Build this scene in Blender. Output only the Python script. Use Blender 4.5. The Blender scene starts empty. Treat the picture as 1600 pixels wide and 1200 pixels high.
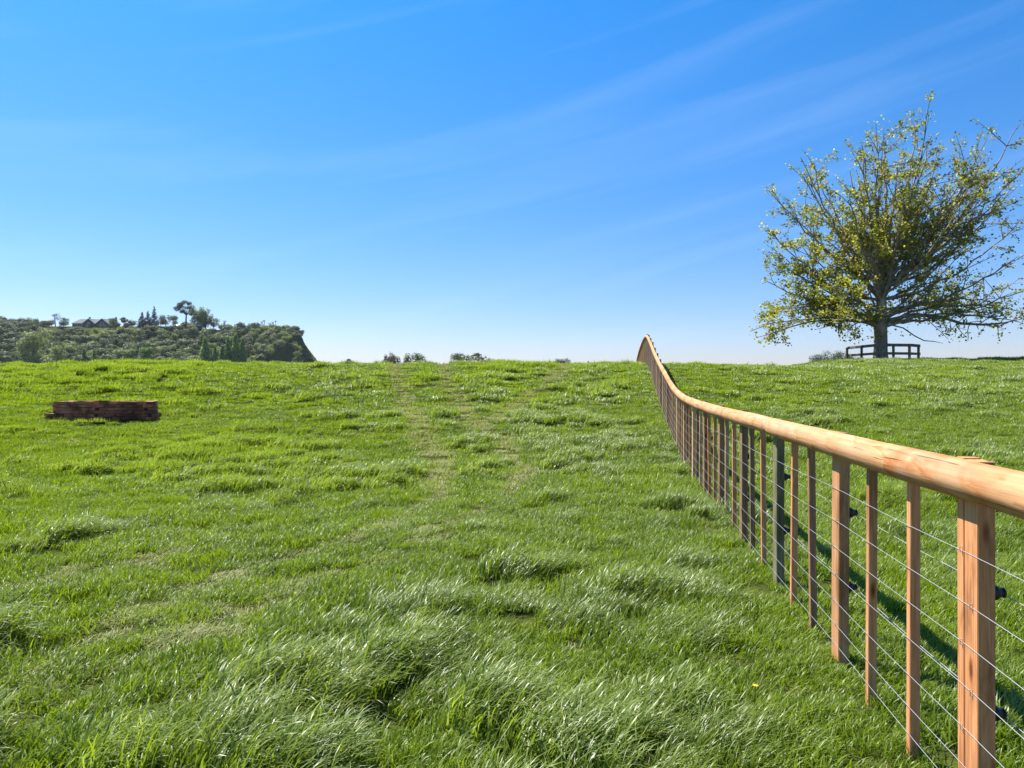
import bpy, math, random
import numpy as np
from mathutils import Vector, Matrix, noise as mnoise

R = math.radians
random.seed(7)
rng = np.random.default_rng(11)
scene = bpy.context.scene
COL = scene.collection

# ------------------------------------------------------------------ camera, sky, sun, exposure
EYE = 1.504
cam_data = bpy.data.cameras.new('camera')
cam_data.sensor_width = 36.0
cam_data.lens = 36.0 * 1100 / 1600
cam_data.clip_start = 0.05
cam_data.clip_end = 9000
cam = bpy.data.objects.new('camera', cam_data)
COL.objects.link(cam)
cam.location = (0, 0, EYE)
cam.rotation_euler = (R(90), 0, 0)
scene.camera = cam

SUN_AZ = math.atan2(-0.746, 0.665)      # clockwise from +Y
SUN_EL = R(56)
world = bpy.data.worlds.new('World')
scene.world = world
world.use_nodes = True
wn, wl = world.node_tree.nodes, world.node_tree.links
wn.clear()
w_out = wn.new('ShaderNodeOutputWorld')
w_bg = wn.new('ShaderNodeBackground')
w_bg.inputs['Strength'].default_value = 0.078
sky = wn.new('ShaderNodeTexSky')
sky.sky_type = 'NISHITA'
sky.sun_disc = False
sky.sun_elevation = SUN_EL
sky.sun_rotation = SUN_AZ
sky.altitude = 50
sky.air_density = 1.0
sky.dust_density = 0.35
sky.ozone_density = 2.5
w_hsv = wn.new('ShaderNodeHueSaturation')
w_hsv.inputs['Saturation'].default_value = 1.22
w_hsv.inputs['Value'].default_value = 1.0
w_tint = wn.new('ShaderNodeMix'); w_tint.data_type = 'RGBA'; w_tint.blend_type = 'MULTIPLY'
w_tint.inputs[0].default_value = 1.0
# the tint itself runs from horizon to zenith (a real clear sky is deeper overhead)
w_geo = wn.new('ShaderNodeTexCoord')
w_sep = wn.new('ShaderNodeSeparateXYZ')
w_ramp = wn.new('ShaderNodeValToRGB')
w_ramp.color_ramp.elements[0].position = 0.0
w_ramp.color_ramp.elements[0].color = (0.74, 0.665, 0.86, 1)
w_ramp.color_ramp.elements[1].position = 0.5
w_ramp.color_ramp.elements[1].color = (0.26, 0.90, 1.20, 1)
wl.new(w_geo.outputs['Generated'], w_sep.inputs[0])
wl.new(w_sep.outputs['Z'], w_ramp.inputs[0])
wl.new(sky.outputs[0], w_hsv.inputs['Color'])
wl.new(w_hsv.outputs[0], w_tint.inputs[6])
wl.new(w_ramp.outputs[0], w_tint.inputs[7])
# thin cirrus streaks, by direction in the sky
w_map = wn.new('ShaderNodeMapping')
w_map.vector_type = 'TEXTURE'
w_map.inputs['Rotation'].default_value = (0, R(-13), 0)
w_map.inputs['Scale'].default_value = (1.5, 1.5, .11)
w_map.inputs['Location'].default_value = (.62, .1, .23)
wl.new(w_geo.outputs['Generated'], w_map.inputs[0])
w_no = wn.new('ShaderNodeTexNoise')
w_no.inputs['Scale'].default_value = 2.3
w_no.inputs['Detail'].default_value = 8
w_no.inputs['Roughness'].default_value = 0.5
w_no.inputs['Distortion'].default_value = 0.5
wl.new(w_map.outputs[0], w_no.inputs['Vector'])
w_cr = wn.new('ShaderNodeValToRGB')
w_cr.color_ramp.elements[0].position = 0.50
w_cr.color_ramp.elements[0].color = (0, 0, 0, 1)
w_cr.color_ramp.elements[1].position = 0.80
w_cr.color_ramp.elements[1].color = (0.085, 0.085, 0.085, 1)
wl.new(w_no.outputs[0], w_cr.inputs[0])
w_mix = wn.new('ShaderNodeMix'); w_mix.data_type = 'RGBA'
wl.new(w_cr.outputs[0], w_mix.inputs[0])
wl.new(w_tint.outputs[2], w_mix.inputs[6])
w_mix.inputs[7].default_value = (6.4, 7.6, 9.2, 1)
wl.new(w_mix.outputs[2], w_bg.inputs['Color'])
wl.new(w_bg.outputs[0], w_out.inputs[0])

sun_d = bpy.data.lights.new('sun', 'SUN')
sun_d.energy = 5.0
sun_d.angle = R(0.5)
sun_d.color = (1.0, 0.955, 0.88)
sun = bpy.data.objects.new('sun', sun_d)
COL.objects.link(sun)
to_sun = Vector((math.sin(SUN_AZ) * math.cos(SUN_EL), math.cos(SUN_AZ) * math.cos(SUN_EL), math.sin(SUN_EL)))
sun.rotation_euler = to_sun.to_track_quat('Z', 'Y').to_euler()
sun.location = (-20, 20, 60)

scene.view_settings.view_transform = 'Standard'
scene.view_settings.look = 'None'
scene.view_settings.gamma = 1
scene.view_settings.exposure = 1.14
scene.render.engine = 'CYCLES'
scene.cycles.max_bounces = 6
scene.cycles.transparent_max_bounces = 6
scene.cycles.volume_bounces = 0

# ------------------------------------------------------------------ helpers
def tag(o, label=None, cat=None, group=None, kind=None):
    if label: o['label'] = label
    if cat: o['category'] = cat
    if group: o['group'] = group
    if kind: o['kind'] = kind
    return o

class MB:
    """collects verts, faces and per-face material slot / random value, links ONE mesh object"""
    def __init__(s): s.v = []; s.f = []; s.mi = []; s.n = 0; s.uv = []; s.rv = []
    def add(s, verts, faces, mi=0, uvs=None, rv=None):
        b = s.n
        s.v.extend(verts); s.n += len(verts)
        for k, f in enumerate(faces):
            s.f.append([b + i for i in f]); s.mi.append(mi)
            s.uv.append(uvs[k] if uvs else None)
            s.rv.append(rv if rv is not None else 0.5)
    def box(s, c, d, rz=0, mi=0, jit=0, taper=1, rv=None):
        x, y, z = d[0] / 2, d[1] / 2, d[2] / 2
        cs, sn = math.cos(rz), math.sin(rz)
        vs = []
        for (a, b, e) in ((-1,-1,-1),(1,-1,-1),(1,1,-1),(-1,1,-1),(-1,-1,1),(1,-1,1),(1,1,1),(-1,1,1)):
            t = taper if e > 0 else 1
            px = a * x * t + random.uniform(-jit, jit); py = b * y * t + random.uniform(-jit, jit); pz = e * z + random.uniform(-jit, jit)
            vs.append((c[0] + px * cs - py * sn, c[1] + px * sn + py * cs, c[2] + pz))
        s.add(vs, [(0,3,2,1),(4,5,6,7),(0,1,5,4),(1,2,6,5),(2,3,7,6),(3,0,4,7)], mi, rv=rv)
    def tube(s, pts, rad, n=8, mi=0, cap=True):
        pts = [Vector(p) for p in pts]
        rings = []; up = None
        for i, p in enumerate(pts):
            t = (pts[min(i+1, len(pts)-1)] - pts[max(i-1, 0)])
            if t.length < 1e-9: t = Vector((0,0,1))
            t.normalize()
            if up is None:
                up = t.orthogonal().normalized()
            up = (up - t * up.dot(t))
            up = up.normalized() if up.length > 1e-6 else t.orthogonal().normalized()
            w = t.cross(up)
            r = rad[i] if hasattr(rad, '__len__') else rad
            rings.append([tuple(p + (up * math.cos(2*math.pi*k/n) + w * math.sin(2*math.pi*k/n)) * r) for k in range(n)])
        vs = [q for rg in rings for q in rg]
        fs = []
        for i in range(len(pts) - 1):
            for k in range(n):
                fs.append((i*n+k, i*n+(k+1) % n, (i+1)*n+(k+1) % n, (i+1)*n+k))
        if cap:
            fs.append(tuple(range(n-1, -1, -1))); fs.append(tuple((len(pts)-1)*n + k for k in range(n)))
        s.add(vs, fs, mi)
    def build(s, name, mats, parent=None, smooth=False, link=True):
        me = bpy.data.meshes.new(name)
        me.from_pydata(s.v, [], s.f)
        for m in (mats if isinstance(mats, (list, tuple)) else [mats]): me.materials.append(m)
        me.polygons.foreach_set('material_index', s.mi)
        if smooth: me.polygons.foreach_set('use_smooth', [True] * len(s.f))
        if any(u is not None for u in s.uv):
            ul = me.uv_layers.new(name='UVMap')
            flat = []
            for f, u in zip(s.f, s.uv):
                flat.extend([c for q in (u if u else [(0, 0)] * len(f)) for c in q])
            ul.data.foreach_set('uv', flat)
        if any(r != 0.5 for r in s.rv):
            a = me.attributes.new('rnd', 'FLOAT', 'FACE')
            a.data.foreach_set('value', s.rv)
        me.update()
        o = bpy.data.objects.new(name, me)
        if link: COL.objects.link(o)
        if parent: o.parent = parent
        return o

def empty(name, loc, rz=0):
    o = bpy.data.objects.new(name, None)
    COL.objects.link(o); o.location = loc; o.rotation_euler = (0, 0, rz); o.empty_display_size = 0.3
    return o

def mat(name):
    m = bpy.data.materials.new(name); m.use_nodes = True
    n, l = m.node_tree.nodes, m.node_tree.links
    b = n['Principled BSDF']
    return m, n, l, b

def ramp(n, stops):
    r = n.new('ShaderNodeValToRGB')
    e = r.color_ramp.elements
    e[0].position, e[0].color = stops[0][0], (*stops[0][1], 1)
    e[1].position, e[1].color = stops[-1][0], (*stops[-1][1], 1)
    for p, c in stops[1:-1]:
        q = e.new(p); q.color = (*c, 1)
    return r

def noise_node(n, l, vec, scale, detail=4, rough=0.55, dist=0):
    t = n.new('ShaderNodeTexNoise')
    t.inputs['Scale'].default_value = scale; t.inputs['Detail'].default_value = detail
    t.inputs['Roughness'].default_value = rough; t.inputs['Distortion'].default_value = dist
    if vec is not None: l.new(vec, t.inputs['Vector'])
    return t

def mixc(n, l, fac, a, b, mode='MIX'):
    m = n.new('ShaderNodeMix'); m.data_type = 'RGBA'; m.blend_type = mode
    for sock, v in ((m.inputs[0], fac), (m.inputs[6], a), (m.inputs[7], b)):
        if isinstance(v, (int, float)): sock.default_value = v
        elif isinstance(v, tuple): sock.default_value = (*v, 1)
        else: l.new(v, sock)
    return m.outputs[2]

def bump(n, l, b, h, strength=0.3, dist=0.01):
    bp = n.new('ShaderNodeBump'); bp.inputs['Strength'].default_value = strength; bp.inputs['Distance'].default_value = dist
    l.new(h, bp.inputs['Height']); l.new(bp.outputs[0], b.inputs['Normal'])

def mapping(n, l, vec, scale=(1, 1, 1), rot=(0, 0, 0)):
    m = n.new('ShaderNodeMapping'); m.inputs['Scale'].default_value = scale; m.inputs['Rotation'].default_value = rot
    l.new(vec, m.inputs['Vector']); return m.outputs[0]

def leafy(name, c_dark, c_mid, c_light, scale=0.6, transl=0.35, rough=0.5, spec=0.4, hue_noise=0.35, stops=(0.25, 0.55, 0.85)):
    """foliage: colour varies per leaf (attribute rnd) and slowly through space; light passes through"""
    m, n, l, b = mat(name)
    at = n.new('ShaderNodeAttribute'); at.attribute_name = 'rnd'
    g = n.new('ShaderNodeNewGeometry')
    t = noise_node(n, l, g.outputs['Position'], scale, 3, 0.6)
    ad = n.new('ShaderNodeMath'); ad.operation = 'MULTIPLY_ADD'; ad.inputs[1].default_value = 1 - hue_noise; 
    l.new(at.outputs['Fac'], ad.inputs[0])
    mu = n.new('ShaderNodeMath'); mu.operation = 'MULTIPLY'; mu.inputs[1].default_value = hue_noise
    l.new(t.outputs[0], mu.inputs[0]); l.new(mu.outputs[0], ad.inputs[2])
    r = ramp(n, [(stops[0], c_dark), (stops[1], c_mid), (stops[2], c_light)])
    l.new(ad.outputs[0], r.inputs[0])
    l.new(r.outputs[0], b.inputs['Base Color'])
    b.inputs['Roughness'].default_value = rough
    b.inputs['Specular IOR Level'].default_value = spec
    tr = n.new('ShaderNodeBsdfTranslucent')
    tc = mixc(n, l, 1.0, r.outputs[0], (1.7, 1.7, 0.8), 'MULTIPLY')
    l.new(tc, tr.inputs['Color'])
    mx = n.new('ShaderNodeMixShader'); mx.inputs[0].default_value = transl
    l.new(b.outputs[0], mx.inputs[1]); l.new(tr.outputs[0], mx.inputs[2])
    l.new(mx.outputs[0], n['Material Output'].inputs[0])
    return m, n, l, b, r

# ------------------------------------------------------------------ value noise for placement
_lat = rng.random((256, 256))
def vnoise(x, y):
    x = np.asarray(x, float); y = np.asarray(y, float)
    xi = np.floor(x).astype(int); yi = np.floor(y).astype(int)
    fx = x - xi; fy = y - yi
    fx = fx*fx*(3-2*fx); fy = fy*fy*(3-2*fy)
    a = _lat[xi & 255, yi & 255]; b = _lat[(xi+1) & 255, yi & 255]
    c = _lat[xi & 255, (yi+1) & 255]; d = _lat[(xi+1) & 255, (yi+1) & 255]
    return (a*(1-fx)+b*fx)*(1-fy) + (c*(1-fx)+d*fx)*fy
def fbm(x, y, o=3):
    s = 0; a = 1; t = 0
    for k in range(o):
        s = s + a * vnoise(x * 2**k + 17.3*k, y * 2**k + 9.1*k); t += a; a *= 0.5
    return s / t
def smooth(e0, e1, x):
    t = np.clip((x - e0) / (e1 - e0), 0, 1); return t*t*(3-2*t)

# ------------------------------------------------------------------ terrain
FX0, FK = 1.207, 0.150           # fence line: x = FX0 + FK * y
_py = [-4000, -60, 0, 9, 12.2, 14, 16, 17.2, 18.4, 21.2, 23.4, 25.5, 28.2, 30.3, 33, 38, 44, 48, 60, 100, 200, 400, 5000]
_pz = [-.04, -.04, -.04, -.04, .01, .10, .30, .49, .64, 1.03, 1.40, 1.78, 2.20, 2.33, 2.29, 2.10, 1.66, 1.25, -.6, -4, -6.5, -7, -7]
_qz_y = [-4000, -60, 0, 8, 12, 16, 20, 28, 40, 48, 53, 60, 80, 150, 300, 5000]
_qz = [-.05, -.05, -.05, 0.0, .12, .4, .78, 1.62, 2.72, 3.2, 3.36, 3.2, 1.6, -3, -6, -7]
_qz_y = [q * .958 if abs(q) < 90 else q for q in _qz_y]; _qz = [q * .958 for q in _qz]
def _sm(ys, zs):
    yy = np.concatenate([np.arange(-60, 120, .25)]); zz = np.interp(yy, ys, zs)
    k = np.hanning(11); k /= k.sum()
    zs2 = np.convolve(np.pad(zz, 5, mode='edge'), k, mode='valid')
    return yy, zs2
_pyy, _pzz = _sm(_py, _pz); _qyy, _qzz = _sm(_qz_y, _qz)
def P(y): return np.where(y < 118, np.interp(y, _pyy, _pzz), np.interp(y, _py, _pz))
def Q(y): return np.where(y < 118, np.interp(y, _qyy, _qzz), np.interp(y, _qz_y, _qz))
def hill(x, y):
    x = x * 500 / np.maximum(y, 500)
    prof = np.interp(y, [300, 350, 398, 425, 450, 472, 488, 497, 505, 700, 900, 1300], [0, 8, 14, 21, 30, 39, 45, 48, 50, 51.5, 51, 0])
    lat = np.interp(x, [-1500, -900, -152, -148.5, -146.4, -145.5, -141, -136.4, -128, -115], [0, 1, 1, .88, .72, .62, .54, .46, .25, 0])
    drop = np.interp(x, [-420, -330, -240, -200], [0, 0, 0, -3.2])
    return (prof + drop * smooth(440, 500, y)) * lat
def H(x, y):
    x = np.asarray(x, float); y = np.asarray(y, float)
    off = x - (FX0 + FK * y)
    w = smooth(1.5, 15, off)
    z = P(y) * (1 - w) + Q(y) * w
    near = 1 - smooth(60, 120, np.hypot(x, y))
    # broad undulation, then tussocky micro relief (kept small next to the fence)
    und = (fbm(x / 9 + 40, y / 9 + 7, 2) - .5) * .16 * smooth(1, 6, np.abs(off)) * near
    mic = (fbm(x / 1.1 + 3, y / .8 + 60, 2) - .5) * .09 * smooth(.3, 1.6, np.abs(off)) * near
    # the field falls away left of the far left side of the picture only slightly
    return z + und + mic + hill(x, y)

def Hs(x, y): return float(H(np.array([x]), np.array([y]))[0])

def ground_at(u, v):
    """the place on the ground behind photo pixel (u, v): used once, to read the course of the wheel tracks off the photo"""
    dx, dz = (u - 800) / 1100, (600 - v) / 1100
    y = 1.5; 
    while y < 34:
        if Hs(dx * y, y) > EYE + dz * y: break
        y += 0.05
    return dx * y, y

# graded grid, one sheet to the horizon
def graded(lo, hi, step, far, growth=1.16):
    a = list(np.arange(lo, hi + step/2, step)); s = step; p = a[-1]
    while p < far: s *= growth; p += s; a.append(p)
    s = step; p = a[0]; pre = []
    while p > -far: s *= growth; p -= s; pre.append(p)
    return np.array(pre[::-1] + a)
gx = graded(-34, 46, .26, 4200); gy = graded(-4, 62, .24, 4200)
# keep enough lines across the distant hill
gx = np.unique(np.concatenate([gx, np.arange(-520, -100, 4.0), np.arange(-152, -116, 1.2)]))
gy = np.unique(np.concatenate([gy, np.arange(380, 520, 4.0)]))
GX, GY = np.meshgrid(gx, gy)
GZ = H(GX, GY) - .018 * (np.hypot(GX, GY) < 70)
nx, ny = len(gx), len(gy)
gv = np.stack([GX.ravel(), GY.ravel(), GZ.ravel()], 1)
ii = np.arange(nx * ny).reshape(ny, nx)
gf = np.stack([ii[:-1, :-1].ravel(), ii[:-1, 1:].ravel(), ii[1:, 1:].ravel(), ii[1:, :-1].ravel()], 1)
gme = bpy.data.meshes.new('ground')
gme.vertices.add(len(gv)); gme.vertices.foreach_set('co', gv.ravel())
gme.loops.add(gf.size); gme.loops.foreach_set('vertex_index', gf.ravel())
gme.polygons.add(len(gf)); gme.polygons.foreach_set('loop_start', np.arange(0, gf.size, 4)); 
gme.update(calc_edges=True)
gme.polygons.foreach_set('use_smooth', [True] * len(gf))
ground = bpy.data.objects.new('ground', gme); COL.objects.link(ground)
tag(ground, kind='structure')
m, n, l, b = mat('pasture_soil')
g = n.new('ShaderNodeNewGeometry')
t1 = noise_node(n, l, g.outputs['Position'], 3.5, 6, .65)
t2 = noise_node(n, l, g.outputs['Position'], .045, 4, .6)
r1 = ramp(n, [(.3, (.035, .042, .012)), (.55, (.062, .075, .018)), (.8, (.12, .11, .04))]); l.new(t1.outputs[0], r1.inputs[0])
r2 = ramp(n, [(.35, (.8, .85, .8)), (.6, (1.15, 1.15, .95))]); l.new(t2.outputs[0], r2.inputs[0])
l.new(mixc(n, l, 1, r1.outputs[0], r2.outputs[0], 'MULTIPLY'), b.inputs['Base Color'])
b.inputs['Roughness'].default_value = 1; b.inputs['Specular IOR Level'].default_value = 0
bump(n, l, b, t1.outputs[0], .8, .05)
gme.materials.append(m)

# ------------------------------------------------------------------ grass
def blades(name, material, count, radius, h, width, lean, segs, wind=(1, -.12), spread=.35, hvar=.35, flat=0):
    vs, fs, rv = [], [], []
    for _ in range(count):
        rr = radius * math.sqrt(random.random()); a = random.uniform(0, 2*math.pi)
        p = np.array([rr * math.cos(a), rr * math.sin(a) , -.015])
        hh = h * random.uniform(1 - hvar, 1 + hvar)
        w = width * random.choice((.7, .85, 1, 1.1, 1.2, 1.6))
        wd = np.array([wind[0] + random.gauss(0, spread), wind[1] + random.gauss(0, spread * 1.3), 0.])
        wd /= np.linalg.norm(wd) + 1e-6
        th = random.gauss(.12 + flat, .16)            # start angle from the vertical
        ln = max(.05, random.gauss(lean, .28))        # total bend
        side = np.array([-wd[1], wd[0], 0.]); tw = random.gauss(0, .7)
        base = len(vs); seg = hh / segs
        rnd = min(1, max(0, random.gauss(.5, .2)))
        for k in range(segs + 1):
            tt = k / segs
            ww = w * (1 - tt ** 1.8) * .5 + (0 if k == segs else .0003)
            sd = side * math.cos(tw) + np.array([wd[0], wd[1], 0]) * math.sin(tw)
            sd = sd * 1.0 + np.array([0, 0, .25 * math.sin(tw)])
            if k == segs: vs.append(tuple(p))
            else:
                vs.append(tuple(p - sd * ww)); vs.append(tuple(p + sd * ww))
            an = th + ln * (tt + .5 / segs)
            p = p + (wd * math.sin(an) + np.array([0, 0, math.cos(an)])) * seg
        for k in range(segs):
            a0 = base + 2 * k
            if k < segs - 1: fs.append((a0, a0 + 1, a0 + 3, a0 + 2))
            else: fs.append((a0, a0 + 1, a0 + 2))
            rv.append(rnd)
    me = bpy.data.meshes.new(name); me.from_pydata(vs, [], fs); me.materials.append(material)
    at = me.attributes.new('rnd', 'FLOAT', 'FACE'); at.data.foreach_set('value', rv)
    me.polygons.foreach_set('use_smooth', [True] * len(fs))
    me.update()
    return bpy.data.objects.new(name, me)

def grass_mat(name, cd, cm, cl, **kw):
    m, n, l, b, r = leafy(name, cd, cm, cl, **kw)
    return m
G_SHORT = grass_mat('grass_short', (.076, .125, .005), (.154, .224, .008), (.27, .315, .030), scale=.5, transl=.40, rough=.42, spec=.38, hue_noise=.5)
G_TALL = grass_mat('grass_tall', (.076, .124, .009), (.162, .222, .020), (.31, .36, .095), scale=.8, transl=.44, rough=.40, spec=.50, hue_noise=.4)
G_DRY = grass_mat('grass_dry', (.15, .185, .04), (.27, .28, .10), (.44, .40, .20), scale=1.5, transl=.3, rough=.6, spec=.3, hue_noise=.35)

gcol = bpy.data.collections.new('grass_sources')
protos = []
def reg(o):
    o.name = 'grass_tuft_%02d' % len(protos); gcol.objects.link(o); protos.append(o); return len(protos) - 1
near_short = [reg(blades('t', G_SHORT, 100, .15, .095, .0056, 1.25, 4, spread=.9)) for _ in range(4)]
near_tall = [reg(blades('t', G_TALL, 96, .12, .165, .0058, 1.7, 5, spread=.5)) for _ in range(6)]
near_dry = [reg(blades('t', G_DRY, 70, .15, .075, .0052, 1.5, 4, spread=1.2, flat=.3)) for _ in range(2)]
mid_short = [reg(blades('t', G_SHORT, 92, .20, .080, .0085, 1.25, 2, spread=1.0)) for _ in range(3)]
mid_tall = [reg(blades('t', G_TALL, 84, .16, .135, .0090, 1.65, 3, spread=.5)) for _ in range(4)]
mid_dry = [reg(blades('t', G_DRY, 70, .20, .075, .0085, 1.2, 2, spread=1.2, flat=.2)) for _ in range(2)]
far_short = [reg(blades('t', G_SHORT, 100, .30, .080, .016, 1.2, 2, spread=1.0)) for _ in range(2)]
far_tall = [reg(blades('t', G_TALL, 90, .24, .125, .016, 1.5, 2, spread=.5)) for _ in range(3)]
far_dry = [reg(blades('t', G_DRY, 80, .27, .085, .015, 1.1, 2, spread=1.2, flat=.2)) for _ in range(1)]

# wheel tracks, in ground coordinates
def course(px): return [ground_at(*p) for p in px]
tracks = [course([(617, 569), (622, 590), (634, 620), (648, 650), (668, 690), (690, 730), (686, 775), (640, 805), (560, 838), (470, 862), (330, 905), (190, 968), (60, 1060)]),
          course([(686, 569), (700, 605), (720, 635), (748, 665), (784, 688), (806, 715), (812, 745), (795, 775), (745, 802), (690, 825), (640, 860), (520, 905), (420, 945), (250, 1020), (110, 1100)]),
          course([(880, 570), (868, 590), (840, 612), (800, 640), (770, 655)]),
          course([(420, 815), (330, 850), (200, 880), (60, 905), (-60, 930)])]
def track_mask(x, y):
    best = np.full(x.shape, 9.0)
    for tr in tracks:
        for (ax, ay), (bx, by) in zip(tr[:-1], tr[1:]):
            dx, dy = bx - ax, by - ay; L = dx*dx + dy*dy + 1e-9
            t = np.clip(((x - ax) * dx + (y - ay) * dy) / L, 0, 1)
            best = np.minimum(best, np.hypot(x - ax - t*dx, y - ay - t*dy))
    return best

pts, rots, scls, idxs = [], [], [], []
def sow(y0, y1, dens, S, T, D, margin=2.2):
    xmax = y1 * .75 + margin; 
    N = int((2 * xmax) * (y1 - y0) * dens)
    x = rng.uniform(-xmax, xmax, N); y = rng.uniform(y0, y1, N)
    keep = np.abs(x) < (np.maximum(y, 0) * .745 + margin)
    off = x - (FX0 + FK * y)
    if y0 > 20: keep &= ~((off < 4) & (y > 46))
    x, y, off = x[keep], y[keep], off[keep]
    right = smooth(0, 1.0, off)
    c = .5 * fbm(x / 1.25 + 11, y / .8 + 5, 3) + .5 * fbm(x / .48 + 31, y / .36 + 15, 2)
    big = fbm(x / 5 + 1, y / 4 + 30, 2)
    c = c + (big - .5) * .45 + (fbm(x / .36 + 21, y / .27 + 45, 2) - .5) * .30
    # long grass rank in the lower left foreground, shorter by the fence and in the right-hand paddock
    c = c + (.10 * smooth(9, 3, y) + .02 * smooth(6, 3.5, y)) * (x < 1.2) - .10 * smooth(-1.4, -.2, off) * (off < 1) - .055 * right
    td = track_mask(x, y) + (fbm(x / .5, y / .5 + 77, 2) - .5) * .35
    dry = (td < .15 + .20 * smooth(8, 16, y)) & (rng.random(len(x)) < .62 + .20 * smooth(7, 12, y)) & (off < 0)
    near_dry_patch = (fbm(x / 1.6 + 90, y / 1.1 + 13, 3) > .73) & (off < -1.5) & (rng.random(len(x)) < .5)
    dry |= near_dry_patch
    c = c - .16 * smooth(.75, .25, td)
    tall = (c > .515 + rng.normal(0, .02, len(x))) & ~dry
    amt = smooth(.51, .72, c)
    sz = np.where(tall, .72 + .90 * amt, .86 + .6 * smooth(.3, .53, c)) * rng.uniform(.8, 1.2, len(x))
    bare = (td < .12) & (off < 0)
    sz = np.where(dry, rng.uniform(.6, 1.1, len(x)), sz)
    sz = np.where(bare & ~dry, sz * .6, sz)
    # trodden short strip right under the fence
    sz *= 1 - .25 * smooth(.35, .1, np.abs(off))
    pick = rng.integers(0, 1000, len(x))
    idx = np.where(dry, np.array(D)[pick % len(D)], np.where(tall, np.array(T)[pick % len(T)], np.array(S)[pick % len(S)]))
    wind_dir = (fbm(x / 3.5 + 70, y / 3.5 + 20, 2) - .5) * 1.5
    rz = np.where(idx == idx, rng.normal(0, .30, len(x)), 0) + wind_dir
    rz = np.where(np.isin(idx, S), rz + rng.normal(0, .9, len(x)), rz)
    z = H(x, y) + .07 * amt * tall
    pts.append(np.stack([x, y, z], 1))
    rots.append(np.stack([rng.normal(0, .07, len(x)), rng.normal(0, .07, len(x)), rz], 1))
    zz = sz * rng.uniform(.85, 1.15, len(x))
    scls.append(np.stack([sz * 0 + np.clip(sz, .85, 1.3), sz * 0 + np.clip(sz, .85, 1.3), zz], 1)); idxs.append(idx)
sow(1.6, 5.5, 62, near_short, near_tall, near_dry)
sow(5.5, 10, 52, near_short, near_tall, near_dry)
sow(10, 20, 34, mid_short, mid_tall, mid_dry)
sow(20, 58, 15, far_short, far_tall, far_dry, 3)
pts = np.concatenate(pts); rots = np.concatenate(rots); scls = np.concatenate(scls); idxs = np.concatenate(idxs)
print('grass tufts', len(pts))
gm = bpy.data.meshes.new('grass')
gm.vertices.add(len(pts)); gm.vertices.foreach_set('co', pts.ravel())
for nm, ar in (('tuft_rot', rots), ('tuft_scl', scls)):
    a = gm.attributes.new(nm, 'FLOAT_VECTOR', 'POINT'); a.data.foreach_set('vector', ar.ravel())
a = gm.attributes.new('tuft_idx', 'INT', 'POINT'); a.data.foreach_set('value', idxs.astype(np.int32))
grass = bpy.data.objects.new('grass', gm); COL.objects.link(grass)
tag(grass, 'wind-blown green pasture grass covering the field on both sides of the fence', 'grass', kind='stuff')
ng = bpy.data.node_groups.new('sow_grass', 'GeometryNodeTree')
ng.interface.new_socket('Geometry', in_out='INPUT', socket_type='NodeSocketGeometry')
ng.interface.new_socket('Geometry', in_out='OUTPUT', socket_type='NodeSocketGeometry')
gi = ng.nodes.new('NodeGroupInput'); go = ng.nodes.new('NodeGroupOutput')
ci = ng.nodes.new('GeometryNodeCollectionInfo'); ci.inputs[0].default_value = gcol
ci.inputs['Separate Children'].default_value = True; ci.inputs['Reset Children'].default_value = True
iop = ng.nodes.new('GeometryNodeInstanceOnPoints'); iop.inputs['Pick Instance'].default_value = True
def named(nm, ty):
    q = ng.nodes.new('GeometryNodeInputNamedAttribute'); q.data_type = ty; q.inputs['Name'].default_value = nm
    return [o for o in q.outputs if o.enabled and o.name == 'Attribute'][0]
ng.links.new(gi.outputs[0], iop.inputs['Points']); ng.links.new(ci.outputs[0], iop.inputs['Instance'])
ng.links.new(named('tuft_idx', 'INT'), iop.inputs['Instance Index'])
e2r = ng.nodes.new('FunctionNodeEulerToRotation'); ng.links.new(named('tuft_rot', 'FLOAT_VECTOR'), e2r.inputs[0])
ng.links.new(e2r.outputs[0], iop.inputs['Rotation'])
ng.links.new(named('tuft_scl', 'FLOAT_VECTOR'), iop.inputs['Scale'])
ng.links.new(iop.outputs[0], go.inputs[0])
md = grass.modifiers.new('sow', 'NODES'); md.node_group = ng

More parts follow.
